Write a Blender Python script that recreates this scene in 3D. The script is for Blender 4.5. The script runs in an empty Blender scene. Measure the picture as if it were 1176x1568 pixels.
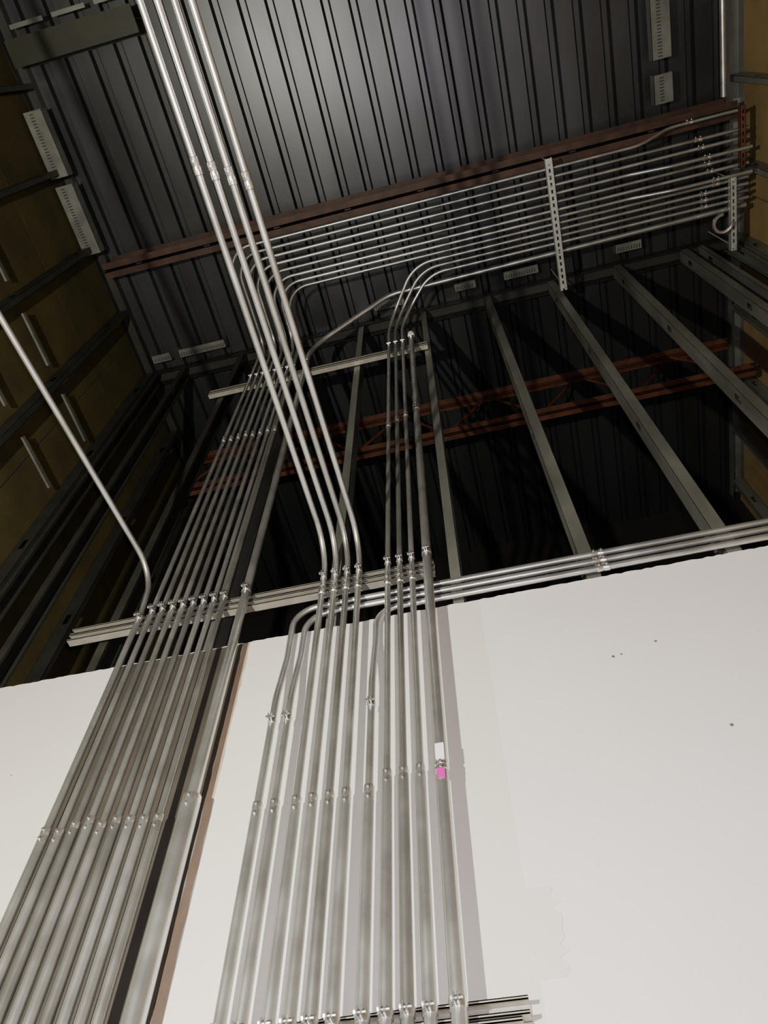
import bpy, math, random
from mathutils import Vector, Matrix
random.seed(4)
H0 = 1.5            # eye height of the photographer above the floor
WX0, WX1 = -2.72, 2.45   # side walls
DECK = H0 + 6.8

# ------------------------------------------------------------------ materials
def mat(name, col, rough=.5, metal=0., noise=.0, nscale=8., col2=None, bump=0., bscale=60., stretch=(1,1,1), rvar=0.):
    m = bpy.data.materials.new(name); m.use_nodes = True
    nt = m.node_tree; b = nt.nodes['Principled BSDF']
    b.inputs['Base Color'].default_value = (*col, 1)
    b.inputs['Roughness'].default_value = rough
    b.inputs['Metallic'].default_value = metal
    tc = nt.nodes.new('ShaderNodeTexCoord'); mp = nt.nodes.new('ShaderNodeMapping')
    mp.inputs['Scale'].default_value = stretch
    nt.links.new(tc.outputs['Object'], mp.inputs['Vector'])
    n = nt.nodes.new('ShaderNodeTexNoise'); n.inputs['Scale'].default_value = nscale
    n.inputs['Detail'].default_value = 6
    nt.links.new(mp.outputs[0], n.inputs['Vector'])
    if noise or col2:
        r = nt.nodes.new('ShaderNodeValToRGB')
        c2 = col2 or tuple(c*(1-noise) for c in col)
        r.color_ramp.elements[0].position = .35; r.color_ramp.elements[1].position = .65
        r.color_ramp.elements[0].color = (*c2, 1); r.color_ramp.elements[1].color = (*col, 1)
        nt.links.new(n.outputs['Fac'], r.inputs['Fac']); nt.links.new(r.outputs[0], b.inputs['Base Color'])
    if rvar:
        mr = nt.nodes.new('ShaderNodeMapRange')
        mr.inputs['From Min'].default_value = .3; mr.inputs['From Max'].default_value = .7
        mr.inputs['To Min'].default_value = rough-rvar; mr.inputs['To Max'].default_value = rough+rvar
        nt.links.new(n.outputs['Fac'], mr.inputs['Value']); nt.links.new(mr.outputs[0], b.inputs['Roughness'])
    if bump:
        n2 = nt.nodes.new('ShaderNodeTexNoise'); n2.inputs['Scale'].default_value = bscale
        nt.links.new(mp.outputs[0], n2.inputs['Vector'])
        bp = nt.nodes.new('ShaderNodeBump'); bp.inputs['Strength'].default_value = bump
        bp.inputs['Distance'].default_value = .01
        nt.links.new(n2.outputs['Fac'], bp.inputs['Height']); nt.links.new(bp.outputs[0], b.inputs['Normal'])
    return m

M_pipe  = mat('galvanized_conduit', (.60,.61,.61), .31, .85, .2, 7, rvar=.07)
M_pipe2 = mat('galvanized_conduit_dull', (.43,.435,.43), .35, .85, .22, 6, rvar=.07)
M_fit   = mat('zinc_fitting', (.80,.80,.80), .25, .93, .1, 30)
M_strut = mat('strut_steel', (.48,.47,.41), .45, .5, .2, 20)
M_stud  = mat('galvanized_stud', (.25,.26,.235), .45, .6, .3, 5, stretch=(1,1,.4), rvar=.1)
M_studd = mat('galvanized_stud_dark', (.05,.052,.045), .5, .5, .3, 5)  # darker tone for left-side framing, deck track and clip slots
M_deck  = mat('metal_roof_deck', (.064,.069,.076), .36, .75, .3, 2.2, stretch=(1,.3,1), rvar=.05)
M_red   = mat('red_oxide_steel', (.060,.025,.014), .6, .0, .6, 9)
M_red2  = mat('red_oxide_joist', (.10,.034,.016), .6, .0, .5, 9)
M_dry   = mat('drywall_paper', (.74,.715,.72), .8, 0, .04, 1.5, bump=.03, bscale=120)
M_dry2  = mat('drywall_paper_dusty', (.68,.67,.62), .8, 0, .06, 1.5, bump=.03, bscale=120)
M_gyps  = mat('gypsum_core', (.75,.73,.68), .9, 0, .2, 60, bump=.4, bscale=200)
M_shade = mat('painted_shade', (.050,.045,.036), .85, 0, .35, 4)  # shade between the left-bank pipes, put into the colour
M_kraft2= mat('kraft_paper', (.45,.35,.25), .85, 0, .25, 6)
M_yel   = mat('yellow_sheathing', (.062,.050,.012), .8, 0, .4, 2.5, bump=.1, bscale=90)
M_tan   = mat('tan_sheathing_lit', (.28,.20,.085), .8, 0, .3, 2.5, bump=.1, bscale=90)  # right wall's stronger light is put into this lighter tone
M_far   = mat('dark_panel', (.012,.012,.012), .8, 0, .4, 3)
M_conc  = mat('concrete', (.20,.19,.18), .85, 0, .3, 4, bump=.2)
M_green = mat('green_primer_steel', (.018,.022,.009), .55, .1, .4, 6)
M_clip  = mat('bright_galvanized_sheet', (.17,.18,.165), .5, .3, .4, 6)
M_slot  = mat('slotted_strut_steel', (.46,.48,.46), .45, .4, .15, 12)
M_white = mat('white_label', (.85,.85,.85), .5)
M_mag   = mat('magenta_tape', (.50,.0,.32), .5)
M_stain = mat('pencil_mark', (.12,.11,.10), .8)

# ------------------------------------------------------------------ mesh builder
class MB:
    def __init__(s): s.v=[]; s.f=[]; s.mi=[]
    def quad_box(s, o, ax, ay, az, m=0):
        o=Vector(o); ax=Vector(ax); ay=Vector(ay); az=Vector(az); b=len(s.v)
        for k in ((0,0,0),(1,0,0),(1,1,0),(0,1,0),(0,0,1),(1,0,1),(1,1,1),(0,1,1)):
            s.v.append(o+ax*k[0]+ay*k[1]+az*k[2])
        fs=[(0,3,2,1),(4,5,6,7),(0,1,5,4),(1,2,6,5),(2,3,7,6),(3,0,4,7)]
        if ax.cross(ay).dot(az)<0: fs=[tuple(reversed(f)) for f in fs]
        for f in fs: s.f.append(tuple(b+i for i in f)); s.mi.append(m)
    def box(s, a, c, m=0):
        lo=[min(p,q) for p,q in zip(a,c)]; hi=[max(p,q) for p,q in zip(a,c)]
        s.quad_box(lo,(hi[0]-lo[0],0,0),(0,hi[1]-lo[1],0),(0,0,hi[2]-lo[2]),m)
    def tube(s, pts, r, seg=12, m=0, cap=True):
        pts=[Vector(p) for p in pts]; rings=[]
        t=(pts[1]-pts[0]).normalized()
        n=t.orthogonal().normalized()
        for i,p in enumerate(pts):
            if i==0: t2=(pts[1]-pts[0]).normalized()
            elif i==len(pts)-1: t2=(pts[-1]-pts[-2]).normalized()
            else: t2=((pts[i+1]-p).normalized()+(p-pts[i-1]).normalized()).normalized()
            n=(n-t2*n.dot(t2)).normalized(); bn=t2.cross(n)
            rr = r[i] if isinstance(r,(list,tuple)) else r
            b=len(s.v); rings.append(b)
            for k in range(seg):
                a=2*math.pi*k/seg
                s.v.append(p+n*math.cos(a)*rr+bn*math.sin(a)*rr)
        for a,b in zip(rings,rings[1:]):
            for k in range(seg):
                k2=(k+1)%seg
                s.f.append((a+k,a+k2,b+k2,b+k)); s.mi.append(m)
        if cap:
            s.f.append(tuple(reversed(range(rings[0],rings[0]+seg)))); s.mi.append(m)
            s.f.append(tuple(range(rings[-1],rings[-1]+seg))); s.mi.append(m)
    def obj(s, name, mats, parent=None, smooth=True):
        me=bpy.data.meshes.new(name); me.from_pydata([tuple(v) for v in s.v],[],s.f)
        for m in mats: me.materials.append(m)
        for p,i in zip(me.polygons,s.mi): p.material_index=i; p.use_smooth=smooth
        me.update()
        if smooth: me.set_sharp_from_angle(angle=math.radians(40))
        o=bpy.data.objects.new(name,me); bpy.context.scene.collection.objects.link(o)
        if parent: o.parent=parent
        return o

def fillet(pts, rad, n=10):
    pts=[Vector(p) for p in pts]; out=[pts[0]]
    for i in range(1,len(pts)-1):
        a,b,c=pts[i-1],pts[i],pts[i+1]
        u=(a-b).normalized(); w=(c-b).normalized()
        ang=u.angle(w)
        if ang>math.pi-.01: out.append(b); continue
        rr=rad[i-1] if isinstance(rad,(list,tuple)) else rad
        d=rr/math.tan(ang/2)
        d=min(d,.49*(a-b).length if i>1 else .95*(a-b).length,.49*(c-b).length if i<len(pts)-2 else .95*(c-b).length)
        rr=d*math.tan(ang/2)
        cen=b+(u+w).normalized()*(rr/math.sin(ang/2))
        p0=b+u*d-cen; p1=b+w*d-cen
        tot=p0.angle(p1)
        for k in range(n+1):
            t=k/n
            out.append(cen+(p0*math.sin((1-t)*tot)+p1*math.sin(t*tot))/math.sin(tot))
    out.append(pts[-1]); return out

def coupling(mb, p, axis, r, L=.06, m=1, out=(0,-1,0)):
    p=Vector(p); a=Vector(axis).normalized(); o=Vector(out)
    mb.tube([p-a*L/2,p-a*L*.46,p-a*L*.1,p-a*L*.05,p+a*L*.05,p+a*L*.1,p+a*L*.46,p+a*L/2],
            [r+.001,r+.0035,r+.0035,r+.002,r+.002,r+.0035,r+.0035,r+.001],14,m)
    for sgn in (-1,1):
        q=p+a*L*.28*sgn
        mb.tube([q+o*r*.8,q+o*(r+.010)],.0045,8,m)

def strap(mb, x, y, z, r, m=0):
    mb.tube([(x,y,z-.012),(x,y,z+.012)],r+.0025,14,m)
    # pair of ears with bolt, standing proud of the pipe
    for dx in (-.006,.003):
        mb.box((x+dx,y-r-.022,z-.011),(x+dx+.003,y-r+.002,z+.011),m)
    mb.tube([(x-.014,y-r-.013,z),(x+.016,y-r-.013,z)],.0035,8,m)
    mb.tube([(x-.014,y-r-.013,z),(x-.009,y-r-.013,z)],.0075,6,m)

def strut(mb, p, d, opn, L, m=0, w=.041, h=.041):
    """slotted channel. p = centre of back at start, d = run direction, opn = direction of open side"""
    p=Vector(p); d=Vector(d).normalized(); o=Vector(opn).normalized(); s=d.cross(o)
    t=.0028
    for sg in (-1,1):
        mb.quad_box(p+s*(sg*w/2)-s*(t if sg>0 else 0), s*t, d*L, o*h, m)
        mb.quad_box(p+s*(sg*w/2)+o*(h-t)-s*(.009 if sg>0 else 0), s*.009, d*L, o*t, m)
        mb.quad_box(p+s*(sg*w/2)+o*(h-.008)-s*(.009 if sg>0 else -.009+t), s*t, d*L, o*.008, m)
        mb.quad_box(p+s*(sg*w/2)-s*((w/2-.007) if sg>0 else 0), s*(w/2-.007), d*L, o*t, m)
    n=int(L/.05)
    for k in range(n+1):
        st=k*.05; ln=min(.022,L-st)
        if ln>0: mb.quad_box(p-s*.007+d*st, s*.014, d*ln, o*t, m)

def stud(mb, x, y0, y1, z0, z1, fl=.041, t=.0018, m=0, side=1, hole0=.6):
    """C stud, web perpendicular to X at x, flanges toward side*X"""
    lo,hi=(x,x+side*t)
    ym=(y0+y1)/2; hw=.019
    mb.box((lo,y0,z0),(hi,ym-hw,z1),m); mb.box((lo,ym+hw,z0),(hi,y1,z1),m)
    z=z0; k=z0+hole0
    while z<z1:
        e=min(k-.05,z1); mb.box((lo,ym-hw,z),(hi,ym+hw,e),m)
        z=k+.05; k+=.61*2
    mb.box((x,y0,z0),(x+side*fl,y0+t,z1),m); mb.box((x,y1-t,z0),(x+side*fl,y1,z1),m)
    mb.box((x+side*fl,y0,z0),(x+side*(fl-t),y0+.012,z1),m); mb.box((x+side*fl,y1-.012,z0),(x+side*(fl-t),y1,z1),m)

def stud_y(mb, y, x0, x1, z0, z1, fl=.041, t=.0018, m=0):
    """C stud for side walls (web perpendicular to Y)"""
    xm=(x0+x1)/2; hw=.019
    mb.box((x0,y,z0),(xm-hw,y+t,z1),m); mb.box((xm+hw,y,z0),(x1,y+t,z1),m)
    z=z0; k=z0+.5
    while z<z1:
        e=min(k-.05,z1); mb.box((xm-hw,y,z),(xm+hw,y+t,e),m); z=k+.05; k+=1.22
    mb.box((x0,y,z0),(x0+t,y+fl,z1),m); mb.box((x1-t,y,z0),(x1,y+fl,z1),m)
    mb.box((x0,y+fl-t,z0),(x0+.012,y+fl,z1),m); mb.box((x1-.012,y+fl-t,z0),(x1,y+fl,z1),m)

# ------------------------------------------------------------------ room shell
mb=MB(); mb.box((WX0-.1,-3.2,-.1),(WX1+.1,4.8,0)); mb.obj('floor',[M_conc],smooth=False)

# corrugated metal deck as ceiling
mb=MB(); prof=[]; x=WX0-.05; pitch=.2
while x<WX1+.1:
    prof+= [(x,0),(x+.128,0),(x+.145,.04),(x+.183,.04)]; x+=pitch
prof.append((x,0))
ys=[-3.2,4.75]
for (xx,dz) in prof:
    for yy in ys: mb.v.append(Vector((xx,yy,DECK+dz)))
for i in range(len(prof)-1):
    a=2*i; mb.f.append((a,a+1,a+3,a+2)); mb.mi.append(0)
mb.box((WX0-.1,-3.2,DECK+.045),(WX1+.1,4.75,DECK+.10),0)
mb.obj('ceiling',[M_deck],smooth=False)

# partition drywall with ragged cut top edge (two sheets)
def drywall(x0,x1,ztop,m=0,y=2.0,th=.016):
    mb=MB(); n=int((x1-x0)/.02); tops=[ztop+random.uniform(-.003,.003) for _ in range(n+1)]
    for i in range(n+1):
        xx=x0+(x1-x0)*i/n
        mb.v+= [Vector((xx,y,0)),Vector((xx,y,tops[i])),Vector((xx,y+th,tops[i]-.002)),Vector((xx,y+th,0))]
    for i in range(n):
        a=4*i
        mb.f.append((a,a+4,a+5,a+1)); mb.mi.append(m)
        mb.f.append((a+1,a+5,a+6,a+2)); mb.mi.append(1)
        mb.f.append((a+2,a+6,a+7,a+3)); mb.mi.append(1)
    mb.f.append((0,1,2,3)); mb.mi.append(1)
    e=4*n; mb.f.append((e,e+3,e+2,e+1)); mb.mi.append(1)
    return mb
ZT=H0+2.54
mb=drywall(WX0,-.098,ZT,3)
m2=drywall(-.098,WX1,ZT,0)
off=len(mb.v); mb.v+=m2.v; mb.f+=[tuple(i+off for i in f) for f in m2.f]; mb.mi+=m2.mi
# screw heads / dings on the sheets
for (sx,sz,sr) in ((.88,2.07,.004),(.66,1.26,.007),(.61,1.70,.006),(.50,2.12,.005),(.34,2.08,.006),(.37,2.085,.004),(-1.98,2.0,.003),(1.1,2.2,.003),(1.5,2.3,.003)):
    mb.tube([(sx,2.0015,H0+sz),(sx,1.9992,H0+sz)],sr,10,2)
mb.obj('wall_back',[M_dry,M_gyps,M_stain,M_dry2],smooth=False)
# ragged-sided strips: shade painted dark behind the left bank, kraft edge, torn paper
def ragged(name,x0,x1,z0,z1,y,th,m,amp,step=.05):
    mb=MB(); n=int((z1-z0)/step)
    for i in range(n+1):
        z=z0+(z1-z0)*i/n; a=x0+random.uniform(-amp,amp); b=x1+random.uniform(-amp,amp)
        mb.v+=[Vector((a,y,z)),Vector((b,y,z)),Vector((b,y+th,z)),Vector((a,y+th,z))]
    for i in range(n):
        a=4*i
        for k in range(4):
            k2=(k+1)%4; mb.f.append((a+k,a+k2,a+4+k2,a+4+k)); mb.mi.append(0)
    mb.f.append((0,3,2,1)); mb.mi.append(0); e=4*n; mb.f.append((e,e+1,e+2,e+3)); mb.mi.append(0)
    return mb.obj(name,[m],smooth=False)
ragged('painted_shade_strip',-1.70,-1.128,H0-1.4,H0+2.535,1.9988,.0009,M_shade,.002)  # added strip, its dark colour paints the shade behind the pipes
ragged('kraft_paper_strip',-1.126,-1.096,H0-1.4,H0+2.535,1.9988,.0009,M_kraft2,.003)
ragged('torn_paper_patch',-.12,-.02,H0+1.02,H0+1.26,1.9985,.0012,M_dry2,.02,.015)

# side walls : sheathing + framing
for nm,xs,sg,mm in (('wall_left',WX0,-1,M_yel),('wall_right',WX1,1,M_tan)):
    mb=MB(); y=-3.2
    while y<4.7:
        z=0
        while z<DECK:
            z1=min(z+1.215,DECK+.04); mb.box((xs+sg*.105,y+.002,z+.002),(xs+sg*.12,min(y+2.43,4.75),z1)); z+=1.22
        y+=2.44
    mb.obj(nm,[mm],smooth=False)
mb=MB(); mb.box((WX0-.12,4.7,0),(WX1+.12,4.78,DECK+.04)); mb.obj('wall_far',[M_far],smooth=False)

def side_frame(name,xs,sg,mm,hs):
    mb=MB()
    y=-2.8
    while y<4.6:
        stud_y(mb,y,min(xs,xs+sg*.1),max(xs,xs+sg*.1),0,DECK-.08); y+=.60
    for h in hs:   # cold-rolled bridging, short pieces between studs
        y=-2.8
        while y<1.6:
            mb.box((xs+sg*.035,y+.12,H0+h),(xs+sg*.055,y+.5,H0+h+.004),1); mb.box((xs+sg*.035,y+.12,H0+h),(xs+sg*.038,y+.5,H0+h+.02),1)
            y+=.6
    a,b=xs-.002,xs+sg*.104
    mb.box((a,-3,DECK-.09),(a+.002*sg,4.6,DECK)); mb.box((b,-3,DECK-.09),(b+.002,4.6,DECK))
    mb.box((min(a,b),-3,DECK-.003),(max(a,b),4.6,DECK))
    return mb.obj(name,[mm,M_stud],smooth=False)
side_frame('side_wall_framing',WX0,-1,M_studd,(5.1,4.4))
side_frame('side_wall_framing',WX1,1,M_stud,(5.1,))

# partition framing
mb=MB()
for k in range(10):
    xx=-2.43+.56*k
    if xx>WX1: break
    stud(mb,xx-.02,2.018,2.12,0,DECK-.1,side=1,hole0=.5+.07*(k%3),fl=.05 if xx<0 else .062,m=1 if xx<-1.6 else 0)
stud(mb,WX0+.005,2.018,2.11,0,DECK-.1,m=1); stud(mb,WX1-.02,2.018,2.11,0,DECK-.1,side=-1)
stud(mb,2.18,2.018,2.11,0,DECK-.1)
# slotted deflection track at deck
for yy in (2.014,2.122):
    mb.box((WX0,yy,DECK-.028),(WX1,yy+.002,DECK),1); mb.box((WX0,yy,DECK-.11),(WX1,yy+.002,DECK-.075),1)
    x=WX0
    while x<WX1: mb.box((x,yy,DECK-.08),(x+.02,yy+.002,DECK-.02),1); x+=.03
mb.box((WX0,2.014,DECK-.003),(WX1,2.124,DECK),1)
mb.obj('steel_stud_partition',[M_stud,M_studd],smooth=False)

# ------------------------------------------------------------------ roof steel
def angle_beam(name,y,z,depth):
    mb=MB()
    for s in (-1,1):
        mb.box((WX0+.01,y+s*.006,z),(WX1-.01,y+s*.012,z+depth)); mb.box((WX0+.01,y+s*.006,z),(WX1-.01,y+s*.062,z+.007))
        mb.box((WX0+.01,y+s*.006,z+depth),(WX1-.01,y+s*.062,z+depth-.007))
    x=WX0+.3
    while x<WX1-.1: mb.box((x,y-.006,z+.01),(x+.05,y+.006,z+depth-.01)); x+=.6
    return mb.obj(name,[M_red],smooth=False)
angle_beam('roof_beam',1.02,H0+6.53,.268)
def joist(name,y,zb,zt):
    mb=MB(); A=WX0+.01; B=WX1-.01
    for z in (zb,zt-.04):
        for s in (-1,1):
            mb.box((A,y+s*.008,z),(B,y+s*.013,z+.05)); base=z if z==zb else z+.04
            mb.box((A,y+s*.008,base),(B,y+s*.058,base+.006))
    x=A; up=True
    while x<B-.4:
        a=(x,y,zb+.02); b=(x+.42,y,zt-.02)
        if not up: a,b=(x,y,zt-.02),(x+.42,y,zb+.02)
        mb.tube([a,b],.014,8); x+=.42; up=not up
    return mb.obj(name,[M_red2],smooth=False)
joist('open_web_joist',2.98,H0+6.15,H0+6.79)
joist('open_web_joist',-1.6,H0+6.2,H0+6.79)

# green girder in the near left bay
mb=MB()
mb.box((WX0,-.68,H0+6.52),(-1.74,-.50,H0+6.535)); mb.box((WX0,-.595,H0+6.53),(-1.74,-.585,H0+6.78)); mb.box((WX0,-.68,H0+6.78),(-1.74,-.50,H0+6.795))
for k in range(3): mb.box((WX0+.05+.33*k,-.77,H0+6.6),(WX0+.31+.33*k,-.74,H0+6.605),1)
mb.obj('steel_girder',[M_green,M_clip],smooth=False)

# perforated closure clips that catch the light at the deck edge
def clip(x0,x1,y0,y1,z,along='y'):
    mb=MB(); t=.003
    mb.box((x0,y0,z),(x1,y1,z+t)); mb.box((x0,y0,z),(x0+t,y1,z+.1)); mb.box((x1-t,y0,z),(x1,y1,z+.1))
    if along=='y':
        y=y0+.02; xi=x0+.3*(x1-x0)
        while y<y1-.02: mb.box((xi,y,z-.002),(xi+.03,y+.008,z),1); y+=.022
    else:
        x=x0+.02; yi=y0+.03
        while x<x1-.02: mb.box((x,yi,z-.002),(x+.008,yi+.03,z),1); x+=.022
    mb.obj('deck_closure_clip',[M_clip,M_studd],smooth=False)
clip(-2.80,-2.65,-.22,.26,H0+6.5); clip(-2.80,-2.65,.32,.86,H0+6.5)
clip(1.86,2.00,.1,.56,H0+6.6); clip(1.86,2.00,.66,.86,H0+6.6)
for a,b in ((-2.68,-2.5),(-2.42,-1.98),(-.60,-.32),(.12,.31),(.55,.85),(1.5,1.72)):
    clip(a,b,1.85,1.92,H0+6.70,'x')

# ------------------------------------------------------------------ strut channels
YB=1.998
mb=MB()
strut(mb,(-2.02,YB,H0+2.81),(1,0,0),(0,-1,0),1.75); strut(mb,(-2.02,YB,H0+2.766),(1,0,0),(0,-1,0),1.75)
mb.obj('strut_channel',[M_strut],smooth=False)
mb=MB(); strut(mb,(-1.96,YB+.015,H0+5.76),(1,0,0),(0,-1,0),1.78); strut(mb,(-1.96,YB+.015,H0+5.716),(1,0,0),(0,-1,0),1.78); mb.obj('strut_channel',[M_strut],smooth=False)
mb=MB(); strut(mb,(-1.75,YB,H0+.95),(1,0,0),(0,-1,0),1.62); strut(mb,(-1.75,YB,H0+.905),(1,0,0),(0,-1,0),1.60)
mb.obj('strut_channel',[M_strut],smooth=False)
HR=H0+6.3
# trapeze hangers for the overhead rack
def trapeze(x,y0,y1,w=.05):
    mb=MB(); strut(mb,(x,y0,HR-.059),(0,1,0),(0,0,1),y1-y0,w=w)
    for y in (y0+.03,y1-.03):
        mb.tube([(x,y,HR-.078),(x,y,DECK)],.005,8)
        mb.tube([(x,y,HR-.071),(x,y,HR-.059)],.013,6)
    mb.obj('trapeze_hanger',[M_slot],smooth=False)
trapeze(.97,.98,1.98,.058); trapeze(2.30,1.42,1.98)

# ------------------------------------------------------------------ conduits
Y=1.935
HC=H0+1.63
z00=.0
def conduit(pts,r,rad,cps=(),lower=None,mats=(M_pipe,M_fit),name='electrical_conduit',cut=HC):
    """pts: polyline starting at bottom; lower: bigger radius under the coupling height"""
    mb=MB()
    path=fillet(pts,rad)
    if lower:
        p0=path[0]; c=Vector((p0.x,p0.y,cut))
        mb.tube([p0,c],lower,16); mb.tube([c]+path[1:],r,14)
        coupling(mb,c,(0,0,1),max(r,lower-.004),.062)
    else:
        mb.tube(path,r,14)
    for (p,a,L) in cps: coupling(mb,p,a,r,L,out=(0,-1,0) if abs(a[1])<.5 else (0,0,-1))
    return mb.obj(name,list(mats))

straps={'low':MB(),'mid':MB(),'top':MB()}
ROW=[1.06,1.122,1.184,1.246,1.308,1.366,1.418,1.466]
ZL=H0+.95
# left bank of eight that feeds the overhead rack
for i in range(8):
    x=-1.60+.051*i; yr=ROW[i]
    pts=[(x,Y,z00),(x,Y,HR),(x,yr,HR),(WX1-.02,yr,HR)]
    if i==0: pts=[(x,Y,z00),(x,Y,HR),(x,yr,HR),(1.65,yr,HR),(1.9,yr-.05,HR+.12),(WX1-.02,yr-.05,HR+.12)]
    if i in (3,6): pts=pts[:-1]+[(1.55,yr,HR),(1.85,yr,HR-.07),(WX1-.02,yr,HR-.07)]
    zz=HR+(.12 if i==0 else -.07 if i in (3,6) else 0)
    conduit(pts,.0128,[.16,.2,.3,.3],
            [((x,Y,H0+4.62+random.uniform(-.02,.02)),(0,0,1),.06),((2.05+.02*i,yr-(.05 if i==0 else 0),zz),(1,0,0),.06)],
            lower=.0172,cut=HC+random.uniform(-.02,.02),mats=(M_pipe2 if i%3==1 else M_pipe,M_fit))
    strap(straps['low'],x,Y,ZL,.0172); strap(straps['mid'],x,Y,H0+2.82,.0128); strap(straps['top'],x,Y+.01,H0+5.77,.0128)
# big left riser
x=-1.135
conduit([(x,Y-.01,z00),(x,Y-.01,H0+6.1),(-.42,1.72,H0+6.37),(WX1-.02,1.68,H0+6.35)],.0205,[.3,.4],[((x,Y-.01,H0+4.5),(0,0,1),.09)],lower=.032,cut=H0+1.66)
strap(straps['low'],x,Y-.01,ZL,.032); strap(straps['mid'],x,Y-.01,H0+2.82,.0205); strap(straps['top'],x,Y-.005,H0+5.77,.0205)
# three that turn right just above the drywall
for x,h in ((-.90,2.665),(-.842,2.615),(-.53,2.565)):
    conduit([(x,Y,z00),(x,Y,H0+2.10),(x,1.975,H0+2.36),(x,1.975,H0+h),(WX1-.02,1.975,H0+h)],.0135,[.3,.3,.11],
            [((.42,1.975,H0+h),(1,0,0),.055)],lower=.0170,cut=HC-.03)
    strap(straps['low'],x,Y,ZL,.0170); strap(straps['mid'],x,Y,H0+1.98,.0135)
# four that sweep out over the photographer
for i in range(4):
    x=-.770+.055*i; h=3.03
    conduit([(x,Y,z00),(x,Y,H0+h),(x,-3.0,H0+h)],.0134,.18,[((x,.20+.03*i,H0+h),(0,1,0),.065),((x,Y,H0+2.72),(0,0,1),.06)],lower=.0170,cut=H0+1.60,mats=(M_pipe2 if i==2 else M_pipe,M_fit))
    strap(straps['low'],x,Y,ZL,.0170); strap(straps['mid'],x,Y,H0+2.82,.0134)
# three risers of the right bank to the rack
for i,x in enumerate((-.472,-.418,-.363)):
    yr=1.514+.05*i
    conduit([(x,Y,z00),(x,Y,HR-.06),(x+.30,yr,HR),(WX1-.02,yr,HR)],.0128,[.25,.3],
            [((x,Y,H0+4.3+.05*i),(0,0,1),.06),((2.1,yr,HR),(1,0,0),.06),((x,Y,H0+2.70),(0,0,1),.06)],lower=.0170,cut=HC+.02,mats=(M_pipe2 if i==1 else M_pipe,M_fit))
    strap(straps['low'],x,Y,ZL,.0170); strap(straps['mid'],x,Y,H0+2.84,.0128); strap(straps['top'],x,Y+.01,H0+5.77,.0128)
# big right riser with capped head
x=-.292
mb=MB(); mb.tube([(x,Y-.01,z00),(x,Y-.01,H0+5.86)],.0205,18)
coupling(mb,(x,Y-.01,H0+4.45),(0,0,1),.0205,.09); coupling(mb,(x,Y-.01,H0+1.645),(0,0,1),.0205,.03)
mb.tube([(x,Y-.01,H0+5.84),(x,Y-.01,H0+5.88)],.026,18,2)
mb.box((x-.014,Y-.036,H0+1.665),(x+.014,Y-.028,H0+1.725),2)
mb.box((x-.012,Y-.036,H0+1.595),(x+.012,Y-.028,H0+1.627),3)
mb.obj('electrical_conduit',[M_pipe,M_fit,M_white,M_mag])
strap(straps['low'],x,Y-.01,ZL,.0205); strap(straps['mid'],x,Y-.01,H0+2.84,.0205); strap(straps['top'],x,Y-.005,H0+5.77,.0205)
# single conduit on far left turning out
x=-1.655
conduit([(x,Y,z00),(x,Y,H0+2.80),(x-.03,Y,H0+3.13),(-2.08,-3.0,H0+3.15)],.0140,[.2,.24],[],lower=.0172,cut=HC)
strap(straps['mid'],x,Y,H0+2.78,.0140); strap(straps['low'],x,Y,ZL,.0172)
for k in ('low','mid','top'):
    straps[k].obj('conduit_strap_row',[M_fit])

# right-hand details
mb=MB(); mb.tube([(2.31,-3,H0+6.45),(2.31,.9,H0+6.45)],.022,14); mb.obj('sprinkler_pipe',[M_pipe])
mb=MB(); strut(mb,(2.37,.96,HR-.059),(0,1,0),(0,0,1),.42); mb.obj('red_glow_bracket',[M_red2],smooth=False)  # added bracket, its red colour stands in for a red glow
mb=MB(); pts=[]
for k in range(24):
    a=k*.21; pts.append((2.20+.065*math.cos(a),1.74+.065*math.sin(a),HR-.12+.0011*k))
mb.tube(pts,.014,8); mb.obj('flexible_conduit_coil',[M_fit])

# ------------------------------------------------------------------ lights
def light(name,loc,energy,col,size=.1):
    d=bpy.data.lights.new(name,'POINT'); d.energy=energy; d.color=col
    d.shadow_soft_size=size
    o=bpy.data.objects.new(name,d); bpy.context.scene.collection.objects.link(o); o.location=loc
    return o
light('work_light',(-1.45,-.45,H0+.55),720,(1,.935,.77),.03)     # work light on a stand, left of the photographer
light('camera_fill',(.05,-.06,H0),190,(1,.88,.95),.02)           # fill light added at the camera to whiten gaps between pipes
w=bpy.data.worlds.new('night'); bpy.context.scene.world=w; w.use_nodes=True
w.node_tree.nodes['Background'].inputs[0].default_value=(.5,.55,.6,1); w.node_tree.nodes['Background'].inputs[1].default_value=.03

# ------------------------------------------------------------------ camera
cd=bpy.data.cameras.new('camera'); cam=bpy.data.objects.new('camera',cd); bpy.context.scene.collection.objects.link(cam)
cd.sensor_fit='HORIZONTAL'; cd.sensor_width=24; cd.lens=24*1178/1176; cd.clip_start=.02
f=Vector((-.1284,.5038,.8552)).normalized(); r=Vector((.9717,.2361,.0073)); r=(r-f*r.dot(f)).normalized(); u=r.cross(f)
m=Matrix((r,u,-f)).transposed().to_4x4(); m.translation=Vector((0,0,H0)); cam.matrix_world=m
bpy.context.scene.camera=cam
